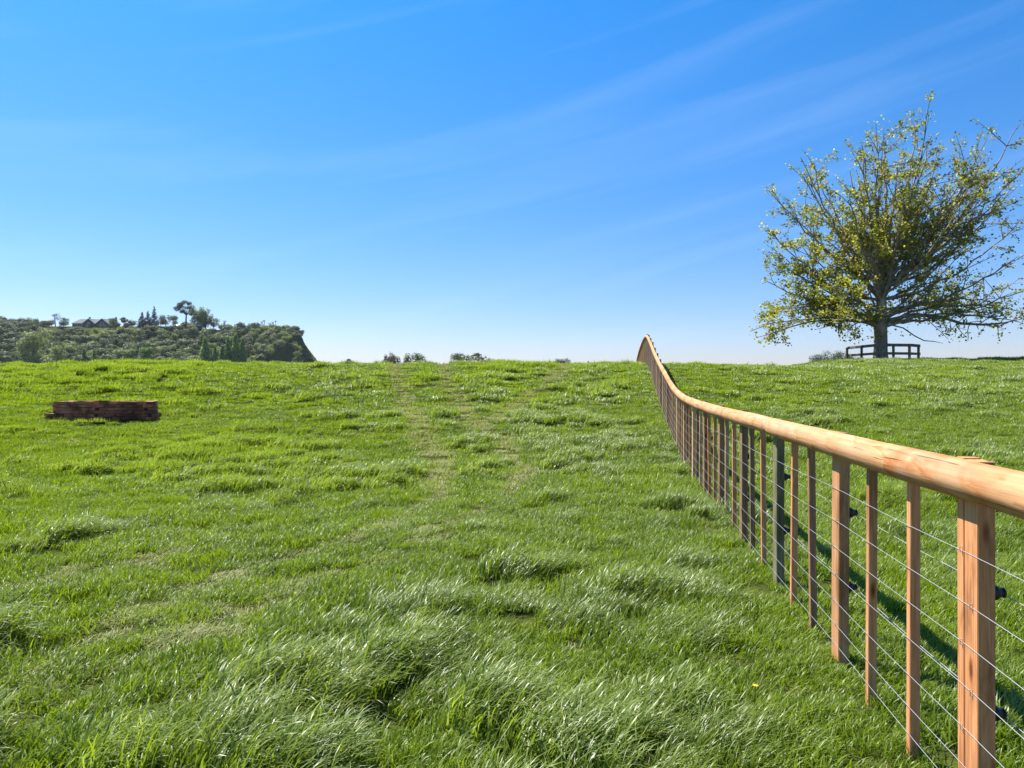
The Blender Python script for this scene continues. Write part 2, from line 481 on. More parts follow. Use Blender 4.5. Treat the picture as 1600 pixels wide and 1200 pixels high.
# ------------------------------------------------------------------ post and rail fence
def wood(name, c0, c1, c2, rough=.7, obj_random=.35):
    m, n, l, b = mat(name)
    tc = n.new('ShaderNodeTexCoord'); oi = n.new('ShaderNodeObjectInfo')
    off = n.new('ShaderNodeVectorMath'); off.operation = 'ADD'
    sc = n.new('ShaderNodeVectorMath'); sc.operation = 'SCALE'; sc.inputs['Scale'].default_value = 9
    cb = n.new('ShaderNodeCombineXYZ')
    for k in range(3): l.new(oi.outputs['Random'], cb.inputs[k])
    l.new(cb.outputs[0], sc.inputs[0]); l.new(tc.outputs['Object'], off.inputs[0]); l.new(sc.outputs[0], off.inputs[1])
    v = off.outputs[0]
    grain = noise_node(n, l, mapping(n, l, v, (60, 60, 2.2)), 1.6, 5, .6, .4)
    blot = noise_node(n, l, mapping(n, l, v, (6, 6, 1.8)), 1.0, 4, .6, .6)
    r = ramp(n, [(.3, c0), (.52, c1), (.72, c2)]); l.new(grain.outputs[0], r.inputs[0])
    r2 = ramp(n, [(.36, (.50, .46, .42)), (.48, (.95, .95, .95)), (.7, (1.12, 1.05, 1.0))]); l.new(blot.outputs[0], r2.inputs[0])
    c = mixc(n, l, .85, r.outputs[0], r2.outputs[0], 'MULTIPLY')
    vo = n.new('ShaderNodeTexVoronoi'); vo.inputs['Scale'].default_value = 1; l.new(mapping(n, l, v, (11, 11, 3.6)), vo.inputs['Vector'])
    kr = ramp(n, [(.06, (.16, .09, .05)), (.13, (.62, .45, .34)), (.2, (1, 1, 1))]); l.new(vo.outputs['Distance'], kr.inputs[0])
    c = mixc(n, l, .9, c, kr.outputs[0], 'MULTIPLY')
    rr = ramp(n, [(0, (.74, .80, .84)), (.5, (1, 1, 1)), (1, (1.15, 1.02, .92))]); l.new(oi.outputs['Random'], rr.inputs[0])
    c = mixc(n, l, obj_random * 2, c, rr.outputs[0], 'MULTIPLY')
    l.new(c, b.inputs['Base Color'])
    b.inputs['Roughness'].default_value = rough; b.inputs['Specular IOR Level'].default_value = .25
    bump(n, l, b, grain.outputs[0], .35, .004)
    return m
W_RED = wood('sawn_pine_orange', (.40, .165, .068), (.58, .27, .115), (.70, .37, .19))
W_TAN = wood('sawn_pine_tan', (.40, .23, .115), (.55, .34, .18), (.65, .43, .25))
W_GREEN = wood('treated_pine_green_grey', (.13, .115, .055), (.22, .19, .10), (.33, .27, .16))
W_DARK = wood('treated_pine_brown', (.17, .092, .048), (.28, .155, .082), (.41, .245, .135))
W_OLD = wood('weathered_dark_boards', (.09, .073, .058), (.20, .155, .12), (.34, .26, .20), rough=.85)

# peeled half-round pole: UV u = metres along, v = around
m, n, l, b = mat('peeled_pole')
uvn = n.new('ShaderNodeUVMap'); uvn.uv_map = 'UVMap'
uv = uvn.outputs[0]
streak = noise_node(n, l, mapping(n, l, uv, (1.4, 26, 1)), 1.6, 5, .6, .3)
blot = noise_node(n, l, mapping(n, l, uv, (1.5, 1.6, 1)), 1.5, 4, .55, .8)
r = ramp(n, [(.30, (.38, .185, .080)), (.50, (.48, .265, .128)), (.72, (.54, .33, .175))]); l.new(streak.outputs[0], r.inputs[0])
r2 = ramp(n, [(.34, (.86, .62, .44)), (.47, (1, .93, .86)), (.68, (1.08, 1.08, 1.08))]); l.new(blot.outputs[0], r2.inputs[0])
c = mixc(n, l, 1, r.outputs[0], r2.outputs[0], 'MULTIPLY')
# branch whorls: a cream band with an orange stain on one side, about every half metre
wu = noise_node(n, l, mapping(n, l, uv, (1.3, 6.5, 1)), 1.5, 4, .6, .5)
sx = n.new('ShaderNodeSeparateXYZ'); l.new(uv, sx.inputs[0])
ma = n.new('ShaderNodeMath'); ma.operation = 'MULTIPLY_ADD'; ma.inputs[1].default_value = 2.6; l.new(sx.outputs[0], ma.inputs[0])
mw = n.new('ShaderNodeMath'); mw.operation = 'MULTIPLY'; mw.inputs[1].default_value = 1.9; l.new(wu.outputs[0], mw.inputs[0]); l.new(mw.outputs[0], ma.inputs[2])
fr = n.new('ShaderNodeMath'); fr.operation = 'FRACT'; l.new(ma.outputs[0], fr.inputs[0])
wr = ramp(n, [(0, (1, 1, 1)), (.50, (1, 1, 1)), (.60, (.98, .76, .54)), (.68, (.86, .63, .45)), (.74, (1.14, 1.22, 1.28)), (.80, (1.12, 1.12, 1.1)), (.92, (1, 1, 1))])
l.new(fr.outputs[0], wr.inputs[0])
pat = noise_node(n, l, mapping(n, l, uv, (1.1, 5, 1)), 1.0, 2, .5)
pr = ramp(n, [(.40, (.0, .0, .0)), (.62, (1, 1, 1))]); l.new(pat.outputs[0], pr.inputs[0])
c = mixc(n, l, pr.outputs[0], c, mixc(n, l, 1, c, wr.outputs[0], 'MULTIPLY'))
vo = n.new('ShaderNodeTexVoronoi'); l.new(mapping(n, l, uv, (3.4, 11, 1)), vo.inputs['Vector']); vo.inputs['Scale'].default_value = 1
kr = ramp(n, [(.05, (.09, .045, .028)), (.085, (.62, .42, .3)), (.15, (1, 1, 1))]); l.new(vo.outputs['Distance'], kr.inputs[0])
c = mixc(n, l, 1, c, kr.outputs[0], 'MULTIPLY')
ck = noise_node(n, l, mapping(n, l, uv, (.9, 30, 1)), 1.3, 3, .5, 1.2)
cr = ramp(n, [(.30, (.30, .20, .14)), (.325, (1, 1, 1))]); l.new(ck.outputs[0], cr.inputs[0])
c = mixc(n, l, 1, c, cr.outputs[0], 'MULTIPLY')
gw = noise_node(n, l, mapping(n, l, uv, (.7, 7, 1)), 1.1, 5, .6); gr = ramp(n, [(.50, (0, 0, 0)), (.68, (.55, .55, .55))]); l.new(gw.outputs[0], gr.inputs[0])
c = mixc(n, l, gr.outputs[0], c, (.40, .30, .21))
l.new(c, b.inputs['Base Color']); b.inputs['Roughness'].default_value = .72; b.inputs['Specular IOR Level'].default_value = .18
bump(n, l, b, streak.outputs[0], .4, .005)
W_POLE = m
m, n, l, b = mat('galvanised_wire'); b.inputs['Base Color'].default_value = (.48, .49, .50, 1); b.inputs['Metallic'].default_value = .7; b.inputs['Roughness'].default_value = .5
M_WIRE = m
m, n, l, b = mat('black_plastic'); b.inputs['Base Color'].default_value = (.012, .012, .013, 1); b.inputs['Roughness'].default_value = .45
M_BLACK = m
m, n, l, b = mat('tan_twine'); b.inputs['Base Color'].default_value = (.35, .25, .15, 1)

FD = Vector((FK, 1, 0)).normalized()       # along the fence
FN = Vector((FD.y, -FD.x, 0))              # to its right (far side from camera)
FANG = math.atan2(FD.y, FD.x) - math.pi / 2
_fy = np.arange(-6, 60, .05)
_kk = np.hanning(41); _kk /= _kk.sum()
def _fence_ground():
    z = P(_fy)
    return np.convolve(np.pad(z, 20, mode='edge'), _kk, mode='valid')
_fz = _fence_ground()
def fpt(y, side=0, z=0):
    """point by the fence: y forward, side metres to the right of the face plane, z above ground"""
    p = Vector((FX0 + FK * y, y, 0)) + FN * side
    return Vector((p.x, p.y, float(np.interp(y, _fy, _fz)) + .04 + z))
S_POST = 1.5
RAILZ = 1.172
RR = .070
fence = empty('timber_fence', fpt(2.0, 0, -.04))
tag(fence, 'new timber fence with half-round top rail, square battens and wires running up over the hill', 'fence')
FO = Vector(fence.location)
def loc(p): return tuple(Vector(p) - FO)

# rail: half-round poles butted end to end at every third post, each slightly different
import bmesh
NS = 14
joints = [-1.8] + [(1.618 + i) * S_POST + .01 for i in range(2, 29, 3)] + [47.0]
u = 0
for pj, (ya, yb_) in enumerate(zip(joints[:-1], joints[1:])):
    mb = MB(); prev = None; lastp = None
    rk = RR * (1 + random.uniform(-.025, .03)); zk = random.uniform(-.004, .004); seed_ = random.uniform(0, 50)
    if pj == 0: rk, zk = RR, 0
    ys = list(np.arange(ya + .002, yb_ - .004, .10)) + [yb_ - .002]
    for j_, y in enumerate(ys):
        wob = mnoise.noise(Vector((y * .7, 3.1, seed_))) * .007 + zk
        taper = 1 + .03 * ((y - ya) / (yb_ - ya) - .5)
        # swellings at the branch whorls
        r_ = rk * taper * (1 + .04 * mnoise.noise(Vector((y * 1.6, 9.7, seed_))) + .018 * mnoise.noise(Vector((y * 6, 1.7, seed_))))
        c0 = fpt(y, 0, RAILZ + wob)
        if lastp is not None: u += (c0 - lastp).length
        lastp = c0
        ring = []
        ends = .965 if j_ in (0, len(ys) - 1) else 1
        for k in range(NS + 1):
            a = math.pi / 2 + math.pi * k / NS
            dr = (1 + .03 * mnoise.noise(Vector((y * 1.2 + seed_, math.cos(a) * 1.5, math.sin(a) * 1.5)))) * ends
            ring.append(loc(c0 + FN * (math.cos(a) * r_ * 1.02 * dr + .001) + Vector((0, 0, math.sin(a) * r_ * dr))))
        if prev is not None:
            vs = prev[0] + ring; n1 = NS + 1
            fs, uvs = [], []
            for k in range(NS):
                fs.append((k, k + 1, n1 + k + 1, n1 + k))
                v0, v1 = k / NS * .24, (k + 1) / NS * .24
                uvs.append([(prev[1], v0), (prev[1], v1), (u, v1), (u, v0)])
            fs.append((NS, 0, n1, n1 + NS)); uvs.append([(prev[1], .9), (prev[1], 1), (u, 1), (u, .9)])
            if j_ == 1: fs.append(tuple(range(NS + 1))); uvs.append([(u, .5)] * (NS + 1))
            if j_ == len(ys) - 1: fs.append(tuple(n1 + q for q in range(NS, -1, -1))); uvs.append([(u, .5)] * (NS + 1))
            mb.add(vs, fs, 0, uvs)
        prev = (ring, u)
    o = mb.build('rail', W_POLE, fence)
    bm = bmesh.new(); bm.from_mesh(o.data); bmesh.ops.remove_doubles(bm, verts=bm.verts, dist=1e-5)
    bmesh.ops.recalc_face_normals(bm, faces=bm.faces)
    for f in bm.faces: f.smooth = len(f.verts) == 4
    for e in bm.edges:
        if len(e.link_faces) == 2 and e.calc_face_angle(0) > R(50): e.smooth = False
    bm.to_mesh(o.data); bm.free(); u += 3.3

WIRES = (.925, .745, .600, .450, .303, .173, .060)
def bevel_box(mb, c, dx, dy, z0, z1, ch=.004, skew=0.0, mi=0):
    """upright sawn timber with chamfered arrises, dx across the fence, dy along it; skew slopes the top"""
    prof = [(-dx/2+ch, -dy/2), (dx/2-ch, -dy/2), (dx/2, -dy/2+ch), (dx/2, dy/2-ch), (dx/2-ch, dy/2), (-dx/2+ch, dy/2), (-dx/2, dy/2-ch), (-dx/2, -dy/2+ch)]
    vs = []
    for z in (z0, z1):
        for (a, b_) in prof:
            q = Vector(c) + FN * a + FD * b_
            vs.append((q.x, q.y, z + (skew * a if z == z1 else 0)))
    fs = [tuple(range(7, -1, -1)), tuple(range(8, 16))] + [(k, (k+1) % 8, 8+(k+1) % 8, 8+k) for k in range(8)]
    mb.add(vs, fs, mi)

_m = MB(); _m.tube([Vector((0,0,.010)) + FN*.006, Vector((0,0,.010)) - FN*.003, Vector((0,0,-.010)) - FN*.003, Vector((0,0,-.010)) + FN*.006], .0017, 5)
STAPLE = _m.build('staple', M_WIRE, link=False).data
pmats = {-2: W_TAN, -1: W_RED, 0: W_RED, 1: W_RED, 2: W_GREEN, 3: W_DARK, 4: W_DARK, 5: W_DARK, 6: W_TAN}
PW, PL = .056, .136
for i in range(-2, 29):
    y = (1.618 + i) * S_POST + (.008 if i == 0 else 0)
    gp = fpt(y, PW/2 + .003, -.06)
    mm = pmats.get(i, random.choice([W_RED, W_RED, W_TAN, W_DARK, W_TAN]))
    mb = MB()
    top = RAILZ + RR + random.uniform(-.006, .010) + .06
    if i > 9: top += .02
    base = Vector((0, 0, 0))
    if i == 0:       # this post is split: two boards with a hairline gap
        bevel_box(mb, -FD * (-.048), PW, .048, -.25, top, .003)
        bevel_box(mb, -FD * .027, PW, .090, -.25, top - .004, .003)
    else:
        bevel_box(mb, base, PW * random.uniform(.92, 1.06), PL * random.uniform(.92, 1.03), -.25, top, .004, random.uniform(-.12, .12))
    post = mb.build('post', mm, fence)
    post.location = loc(gp)
    post.rotation_euler = (random.gauss(0, .004), random.gauss(0, .004), 0)
    if y < 16:   # staples and offset insulators read only on the nearer posts
        for k, wz in enumerate(WIRES):
            st_ = bpy.data.objects.new('staple', STAPLE); COL.objects.link(st_); st_.parent = post
            st_.location = FD * (.035 * (1 if k % 2 == 0 else -1)) - FN * (PW/2 + .004) + Vector((0, 0, wz + .06))
    if y < 22:
        for wz in (.795, .385):
            mb = MB()
            c0 = FN * (PW/2) + Vector((0, 0, wz + .06)) - FD * .03
            mb.box(c0 + FN*.004, (.010, .040, .062), FANG)
            mb.tube([c0 + FN*.006, c0 + FN*.020, c0 + FN*.032, c0 + FN*.046], [.027, .026, .018, .013], 10)
            mb.tube([c0 + FN*.042, c0 + FN*.046, c0 + FN*.052], [.017, .018, .008], 10)
            mb.build('insulator', M_BLACK, post)
    for q in (1/3, 2/3):
        if i == 28: break
        yb = y + q * S_POST + random.gauss(0, .012)
        bm_ = MB()
        bevel_box(bm_, Vector((0,0,0)), .040, .040, -.2, RAILZ + .06 + .02, .003)
        bt = bm_.build('batten', random.choice([W_RED, W_RED, W_RED, W_TAN, W_DARK]) if i > 0 else W_RED, fence)
        bt.location = loc(fpt(yb, .0225 + .003, -.06))
        bt.rotation_euler = (random.gauss(0, .007), random.gauss(0, .005), 0)

for k, wz in enumerate(WIRES):
    mb = MB()
    mb.tube([loc(fpt(y, .0008, wz + .004 * math.sin(y * 1.9 + k) - .006 * abs(math.sin((y / S_POST - .618) * math.pi * 1.0)))) for y in np.arange(-1.5, 46, .25)], .00115, 5)
    mb.build('wire', M_WIRE, fence, smooth=True)
for wz in (.795, .385):
    mb = MB()
    mb.tube([loc(fpt(y, .003 + PW + .040, wz - .012 * abs(math.sin((y / S_POST - .618) * math.pi)))) for y in np.arange(-1.5, 40, .25)], .0014, 5)
    mb.build('electric_wire', M_WIRE, fence, smooth=True)

# ------------------------------------------------------------------ old brick tank in the field
m, n, l, b = mat('old_brick')
at = n.new('ShaderNodeAttribute'); at.attribute_name = 'rnd'
g = n.new('ShaderNodeNewGeometry')
r = ramp(n, [(.1, (.10, .045, .032)), (.45, (.38, .12, .060)), (.8, (.56, .21, .11)), (1, (.60, .31, .19))]); l.new(at.outputs['Fac'], r.inputs[0])
t1 = noise_node(n, l, g.outputs['Position'], 2.2, 5, .65); r1 = ramp(n, [(.40, (.22, .20, .17)), (.58, (1, 1, 1))]); l.new(t1.outputs[0], r1.inputs[0])
t2 = noise_node(n, l, g.outputs['Position'], 60, 3, .7); 
c = mixc(n, l, .9, r.outputs[0], r1.outputs[0], 'MULTIPLY')
l.new(c, b.inputs['Base Color']); b.inputs['Roughness'].default_value = .95; bump(n, l, b, t2.outputs[0], .5, .01)
M_BRICK = m
TX, TY = -10.50, 17.95
tank = empty('brick_tank', (TX, TY, Hs(TX, TY) - .03))
tag(tank, 'long low box of dark weathered red bricks with a hollow top, sitting in the grass', 'brick tank')
OUT1 = [(-1.50, .10), (-.16, 0), (1.38, .05), (1.06, 1.02), (-1.52, 1.06)]
OUT2 = [(-1.29, .125), (-.16, .025), (1.28, .075), (.98, .99), (-1.33, 1.03)]
def courses(name, path, z0, count, thick, miss=0):
    mb = MB(); bl, bh = .235, .078
    for ci_ in range(count):
        z = z0 + ci_ * bh
        for k in range(len(path)):
            a = Vector((*path[k], 0)); b_ = Vector((*path[(k+1) % len(path)], 0))
            L = (b_ - a).length; d = (b_ - a) / L; nrm = Vector((-d.y, d.x, 0))
            nb = max(2, round(L / bl)); step = L / nb
            for q in range(nb):
                if ci_ == count - 1 and random.random() < miss: continue
                t_ = (q + .5) * step + (.0 if ci_ % 2 == 0 else (step * .42 if q < nb - 1 else step * .2))
                p = a + d * t_ + nrm * (thick / 2)
                worn = random.uniform(0, .012)
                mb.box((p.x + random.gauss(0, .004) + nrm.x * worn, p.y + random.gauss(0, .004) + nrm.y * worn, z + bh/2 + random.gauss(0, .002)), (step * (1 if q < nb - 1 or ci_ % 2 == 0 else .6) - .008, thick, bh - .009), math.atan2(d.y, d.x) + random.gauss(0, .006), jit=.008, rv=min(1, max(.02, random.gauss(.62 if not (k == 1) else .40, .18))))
    return mb.build(name, M_BRICK, tank)
courses('plinth', OUT1, -.23, 6, .21)
courses('wall', OUT2, .24, 4, .21, miss=.07)
mbm = MB()       # mortar core so the joints are filled
for path, z0, z1 in ((OUT1, -.22, .232), (OUT2, .232, .46)):
    for k in range(5):
        a = Vector((*path[k], 0)); b_ = Vector((*path[(k+1) % 5], 0)); d = (b_ - a); L = d.length; d /= L; nrm = Vector((-d.y, d.x, 0))
        p = (a + b_) / 2 + nrm * .11
        mbm.box((p.x, p.y, (z0 + z1) / 2), (L - .07, .155, z1 - z0), math.atan2(d.y, d.x))
m, n, l, b = mat('dark_mortar'); b.inputs['Base Color'].default_value = (.035, .03, .025, 1); b.inputs['Roughness'].default_value = 1
mbm.build('mortar', m, tank)

# ------------------------------------------------------------------ the plane tree on the crest
m, n, l, b = mat('plane_bark')
g = n.new('ShaderNodeNewGeometry')
t1 = noise_node(n, l, mapping(n, l, g.outputs['Position'], (1, 1, .45)), 3.2, 6, .6, .4)
r = ramp(n, [(.34, (.12, .088, .058)), (.5, (.25, .185, .12)), (.66, (.42, .32, .22))]); l.new(t1.outputs[0], r.inputs[0])
l.new(r.outputs[0], b.inputs['Base Color']); b.inputs['Roughness'].default_value = .85; bump(n, l, b, t1.outputs[0], .6, .03)
M_BARK = m
M_BARKD, n, l, b = mat('grey_bark'); b.inputs['Base Color'].default_value = (.10, .085, .07, 1); b.inputs['Roughness'].default_value = .9
PL_LEAF = leafy('plane_leaf', (.10, .125, .018), (.25, .25, .026), (.46, .41, .06), scale=.35, transl=.48, rough=.45, spec=.4, hue_noise=.35)[0]

def V(*a): return Vector(a)
def bez(p0, p1, p2, n): return [(p0*(1-t)**2 + p1*2*t*(1-t) + p2*t*t) for t in [k/n for k in range(n+1)]]
def leaf_quad(vs, fs, rvs, p, size, wind=.3, rv=None, out=None):
    d = Vector((random.gauss(wind, 1), random.gauss(0, 1), random.gauss(-.1, .8))).normalized()
    if out is not None:      # dense far crowns: leaf clumps lie along the crown's surface
        nn = (out.normalized() + Vector((random.gauss(0, .38), random.gauss(0, .38), random.gauss(.1, .38)))).normalized()
        d = (d - nn * d.dot(nn)).normalized(); s_ = d.cross(nn)
    else:
        s_ = d.orthogonal().normalized(); s_.rotate(Matrix.Rotation(random.uniform(0, 6.28), 3, d))
    w = size * random.uniform(.7, 1.2) * .5; L = size * random.uniform(.8, 1.3) * .5
    nrm = d.cross(s_) * size * .12
    b0 = len(vs)
    vs.extend([tuple(p - d*L), tuple(p + s_*w + nrm), tuple(p + d*L), tuple(p - s_*w + nrm)])
    fs.append((b0, b0+1, b0+2)); fs.append((b0, b0+2, b0+3))
    r_ = random.random() if rv is None else rv
    rvs.append(r_); rvs.append(r_)
def build_leaves(name, vs, fs, rvs, material, parent=None, link=True):
    me = bpy.data.meshes.new(name); me.from_pydata(vs, [], fs); me.materials.append(material)
    a = me.attributes.new('rnd', 'FLOAT', 'FACE'); a.data.foreach_set('value', rvs); me.update()
    o = bpy.data.objects.new(name, me)
    if link: COL.objects.link(o)
    if parent: o.parent = parent
    return o

TD = 50.2
TPX = TD / 1100
tx = (1376 - 800) * TPX; tz = Hs(tx, TD)
tree = empty('plane_tree', (tx, TD, tz - .1)); tree.scale = (.958,) * 3
tag(tree, 'big spreading tree with thin yellow-green leaves alone on the crest inside a low wooden guard', 'tree')
st = random.getstate(); random.seed(23)
wood_mb = MB()
wood_mb.tube([(0,0,-.3), (0,0,.15), (-.02,0,.6), (.02,0,1.4), (0,0,2.2), (-.02,.0,2.9), (.05,0,3.8), (.1,.05,5.0), (.0,.1,6.4), (.15,0,8.0)], [.66, .56, .49, .45, .45, .46, .38, .29, .20, .11], 14)
LV, LF, LR = [], [], []
def cluster(p, n_, rad, sz=.175):
    tone = random.gauss(.5, .2)
    for _ in range(n_):
        q = p + Vector((random.gauss(.05, rad), random.gauss(0, rad), random.gauss(0, rad * .8)))
        leaf_quad(LV, LF, LR, q, sz, rv=min(1, max(0, random.gauss(tone, .2))))
def limb(p0, p2, r0, depth, dens, up=.5):
    L = (p2 - p0).length
    mid = p0.lerp(p2, .45) + Vector((random.gauss(0, .07)*L, random.gauss(0, .07)*L, random.gauss(.02, .05)*L))
    if depth == 0: mid = p0.lerp(p2, .4) + Vector((0, 0, -up * L * .13)) + Vector((random.gauss(0, .03)*L, random.gauss(0, .03)*L, 0))
    nseg = max(4, int(L / .7)) if depth < 2 else 4
    pts_ = bez(p0, mid, p2, nseg)
    for k in range(1, nseg):
        pts_[k] += Vector((random.gauss(0, 1), random.gauss(0, 1), random.gauss(0, 1))) * .006 * L / (1 + depth*.3)
    r1 = .012 if depth > 0 else .022
    wood_mb.tube(pts_, [r0 * (1 - k/nseg)**.85 + r1 for k in range(nseg + 1)], 7 if depth == 0 else 5 if depth == 1 else 3, cap=False)
    if depth >= 2:
        for k in range(1, nseg + 1):
            if random.random() < .62 * min(1, dens + .15): cluster(pts_[k], int(random.uniform(6, 12) * dens + 1), .15)
        return
    nb = int(L * (1.05 if depth == 0 else 1.9))
    for k in range(nb):
        t = random.uniform(.30, 1.0) if depth == 0 else random.uniform(.15, 1.0)
        q = pts_[min(nseg, int(t * nseg))]
        d = (p2 - p0).normalized()
        side = Vector((random.gauss(0, 1), random.gauss(0, 1), random.gauss(.25, .75))).normalized()
        nd = (d * .75 + side * .85).normalized()
        if depth == 0: LL = random.uniform(.16, .34) * L * (1.15 - .6 * t) + .5
        else: LL = random.uniform(.35, .85) * (1.15 - .5 * t) + .15
        limb(q, q + nd * LL, r0 * (.42 if depth == 0 else .4) * (1 - .55 * t), depth + 1, dens)
    cluster(p2, int(11 * dens), .24)
# limb tips read off the photo, metres from the trunk foot (x across, z up); y is spread at random
tips = [(-4.2, 16.0, .55), (-2.2, 16.4, .6), (-5.7, 12.2, .6), (-1.0, 17.2, .6), (.2, 16.6, .5), (2.4, 18.4, .6), (2.6, 14.2, .5), (-.2, 13.8, .6), (-6.9, 9.4, .8), (4.2, 15.8, .5), (7.2, 16.2, .5), (8.9, 14.4, .5), (-9.6, 2.2, .9), (-8.8, 4.2, 1.1), (-7.4, 2.6, .8), (-8.7, 6.2, 1.1), (-7.6, 8.2, 1.1), (-7.6, 10.4, .9), (-6.6, 13.6, .55), (-6.2, 15.9, .5), (-4.9, 14.6, .5), (-3.0, 17.3, .6),
        (-3.6, 13.0, .7), (-.5, 18.4, .55), (-1.6, 15.4, .5), (.9, 18.9, .55), (1.3, 15.6, .5), (3.7, 19.4, .8), (4.6, 18.2, .6), (5.7, 17.3, .75), (6.4, 14.5, .7), (8.2, 17.6, .5), (9.8, 18.3, .5),
        (11.2, 15.9, .42), (10.6, 13.2, .45), (10.9, 10.6, .4), (10.6, 8.0, .4), (11.3, 5.6, .4), (10.8, 3.4, .42), (9.0, 2.4, .55), (8.3, 5.5, .55), (6.6, 9.4, .7), (7.9, 12.0, .7),
        (-5.2, 5.6, .8), (-5.6, 9.0, 1.0), (-2.9, 9.8, .9), (.3, 11.5, .8), (2.9, 11.6, .7), (4.6, 8.2, .7), (-4.2, 3.2, .8), (3.6, 4.6, .6), (.4, 7.2, .9), (-1.8, 6.6, .9), (2.2, 8.8, .8), (-6.4, 4.4, .7), (5.0, 13.0, .9),
        (-10.2, 1.5, .9), (-7.9, 3.4, .8), (-6.0, 2.3, .7), (-4.4, 1.9, .8), (-9.3, 3.4, .9), (8.0, 3.8, .6), (9.6, 4.4, .5), (-4.6, 11.6, .7)]
for (a, h_, dn) in tips:
    dn *= .95 if math.hypot(a, h_ - 7) < 6 else 1
    if h_ > 15: h_ *= .955
    if math.hypot(a, h_ - 8) < 5: dn *= .6
    if a < 0: a *= .96 if h_ > 6 else .88
    if h_ < 4: h_ += .35
    reach = math.hypot(a, h_ - 3)
    dy = random.gauss(0, 1) * (1.4 + .28 * max(0, 11 - abs(a)))
    if h_ > 14: dy *= .6
    z0 = 2.5 + min(1, max(0, (h_ - 3) / 12)) * 4.2 * random.uniform(.45, 1.0)
    low = h_ < 4.8
    r0 = .040 + .0048 * reach
    limb(V(random.gauss(.03, .07), random.gauss(0, .07), z0), V(a, dy, h_), r0, 0, dn, up=(-1.5 if low else .9 if h_ < 8 else 1.5))
# the long low limb to the right that dips and levels, and the bare dead one under it
pp = [V(.1, 0, 2.6), V(.7, .1, 3.1), V(2.6, .2, 3.55), V(4.6, .1, 3.35), V(6.0, 0, 2.85), V(7.6, -.1, 2.75), V(9.2, 0, 2.9), V(10.6, .1, 3.2)]
wood_mb.tube(pp, [.17, .16, .135, .12, .10, .085, .055, .02], 7, cap=False)
for q in pp[2:]:
    for _ in range(4):
        limb(q + V(random.uniform(-.7, .7), 0, 0), q + V(random.gauss(.4, .7), random.gauss(0, .8), random.gauss(.3, .9)), .03, 1, .42)
pp = [V(.2, 0, 2.9), V(1.5, -.3, 2.5), V(2.3, -.4, 1.9), V(3.0, -.4, 1.55), V(3.7, -.4, 1.5), V(4.4, -.4, 1.35)]
wood_mb.tube([pp[0].lerp(pp[1], .5)] + pp[1:], [.06, .05, .045, .04, .03, .012], 5, cap=False)
# epicormic tufts round the trunk head
for _ in range(26):
    cluster(V(random.gauss(0, .75), random.gauss(0, .6), random.uniform(1.6, 4.6)), 9, .24)
wood_mb.build('trunk', M_BARK, tree, smooth=True)
build_leaves('crown', LV, LF, LR, PL_LEAF, tree)
print('plane leaves', len(LF) // 2, 'wood faces', len(wood_mb.f))
random.setstate(st)

# ------------------------------------------------------------------ low wooden guard round the trunk
gd = [((u_ - 800) / 1100 * d_, d_) for u_, d_ in ((1323.5, 52.7), (1371, 48.1), (1421, 47.8), (1435, 49.7))]
guard = empty('tree_guard', (tx, 49, Hs(tx, 49)))
tag(guard, 'low two-rail fence of weathered dark boards standing round the foot of the tree', 'tree guard')
GO = Vector(guard.location)
def gz(x, y): return Hs(x, y)
ztop = gz(*gd[1]) 
corner = [Vector((x, y, gz(x, y))) for x, y in gd]
for c_ in corner: c_.z = max(c_.z, ztop - .1)
posts_at = []
for k in range(3):
    a_, b_ = corner[k], corner[k+1]
    nseg = 2 if (b_ - a_).length > 3 else 1
    if k == 1: nseg = 2
    for q in range(nseg): posts_at.append(a_.lerp(b_, q / nseg))
posts_at.append(corner[-1])
for p in posts_at:
    mb = MB(); mb.box((0, 0, .40), (.13, .13, 1.30), random.uniform(-.1, .1), jit=.006)
    o = mb.build('post', W_OLD, guard); o.location = p - GO
for k in range(3):
    a_, b_ = corner[k], corner[k+1]
    for hz, hh_ in ((1.03, .20), (.46, .17)):
        d = b_ - a_; L = d.length; ang = math.atan2(d.y, d.x)
        nrm = Vector((math.sin(ang), -math.cos(ang), 0))
        if nrm.dot(Vector((0, -1, 0))) < 0 and k != 2: nrm = -nrm
        c_ = (a_ + b_) / 2 + nrm * .09
        mb = MB(); mb.box((0, 0, 0), (L + .16, .05, hh_), 0, jit=.008)
        o = mb.build('rail', W_OLD, guard); o.location = c_ + Vector((0, 0, hz)) - GO
        o.rotation_euler = (0, -math.asin(d.z / L), ang)

# ------------------------------------------------------------------ distant trees
def leafmat(name, cd, cm, cl): return leafy(name, cd, cm, cl, scale=.09, transl=.22, rough=.6, spec=.25, hue_noise=.45)[0]
F_BUSH = leafmat('bush_dark_leaf', (.036, .054, .022), (.084, .112, .045), (.19, .21, .095))
F_OLIVE = leafmat('bush_olive_leaf', (.060, .084, .026), (.13, .165, .052), (.25, .275, .11))
F_PALE = leafmat('willow_leaf', (.12, .15, .04), (.23, .27, .08), (.35, .38, .15))
F_GREEN = leafmat('poplar_leaf', (.08, .14, .02), (.16, .25, .035), (.27, .36, .08))
F_CONI = leafmat('conifer_needle', (.014, .024, .018), (.030, .045, .032), (.06, .078, .052))
F_YELL = leafmat('yellow_leaf', (.12, .14, .03), (.20, .21, .05), (.28, .27, .08))
F_RUST = leafmat('russet_leaf', (.09, .075, .045), (.16, .12, .07), (.24, .19, .12))

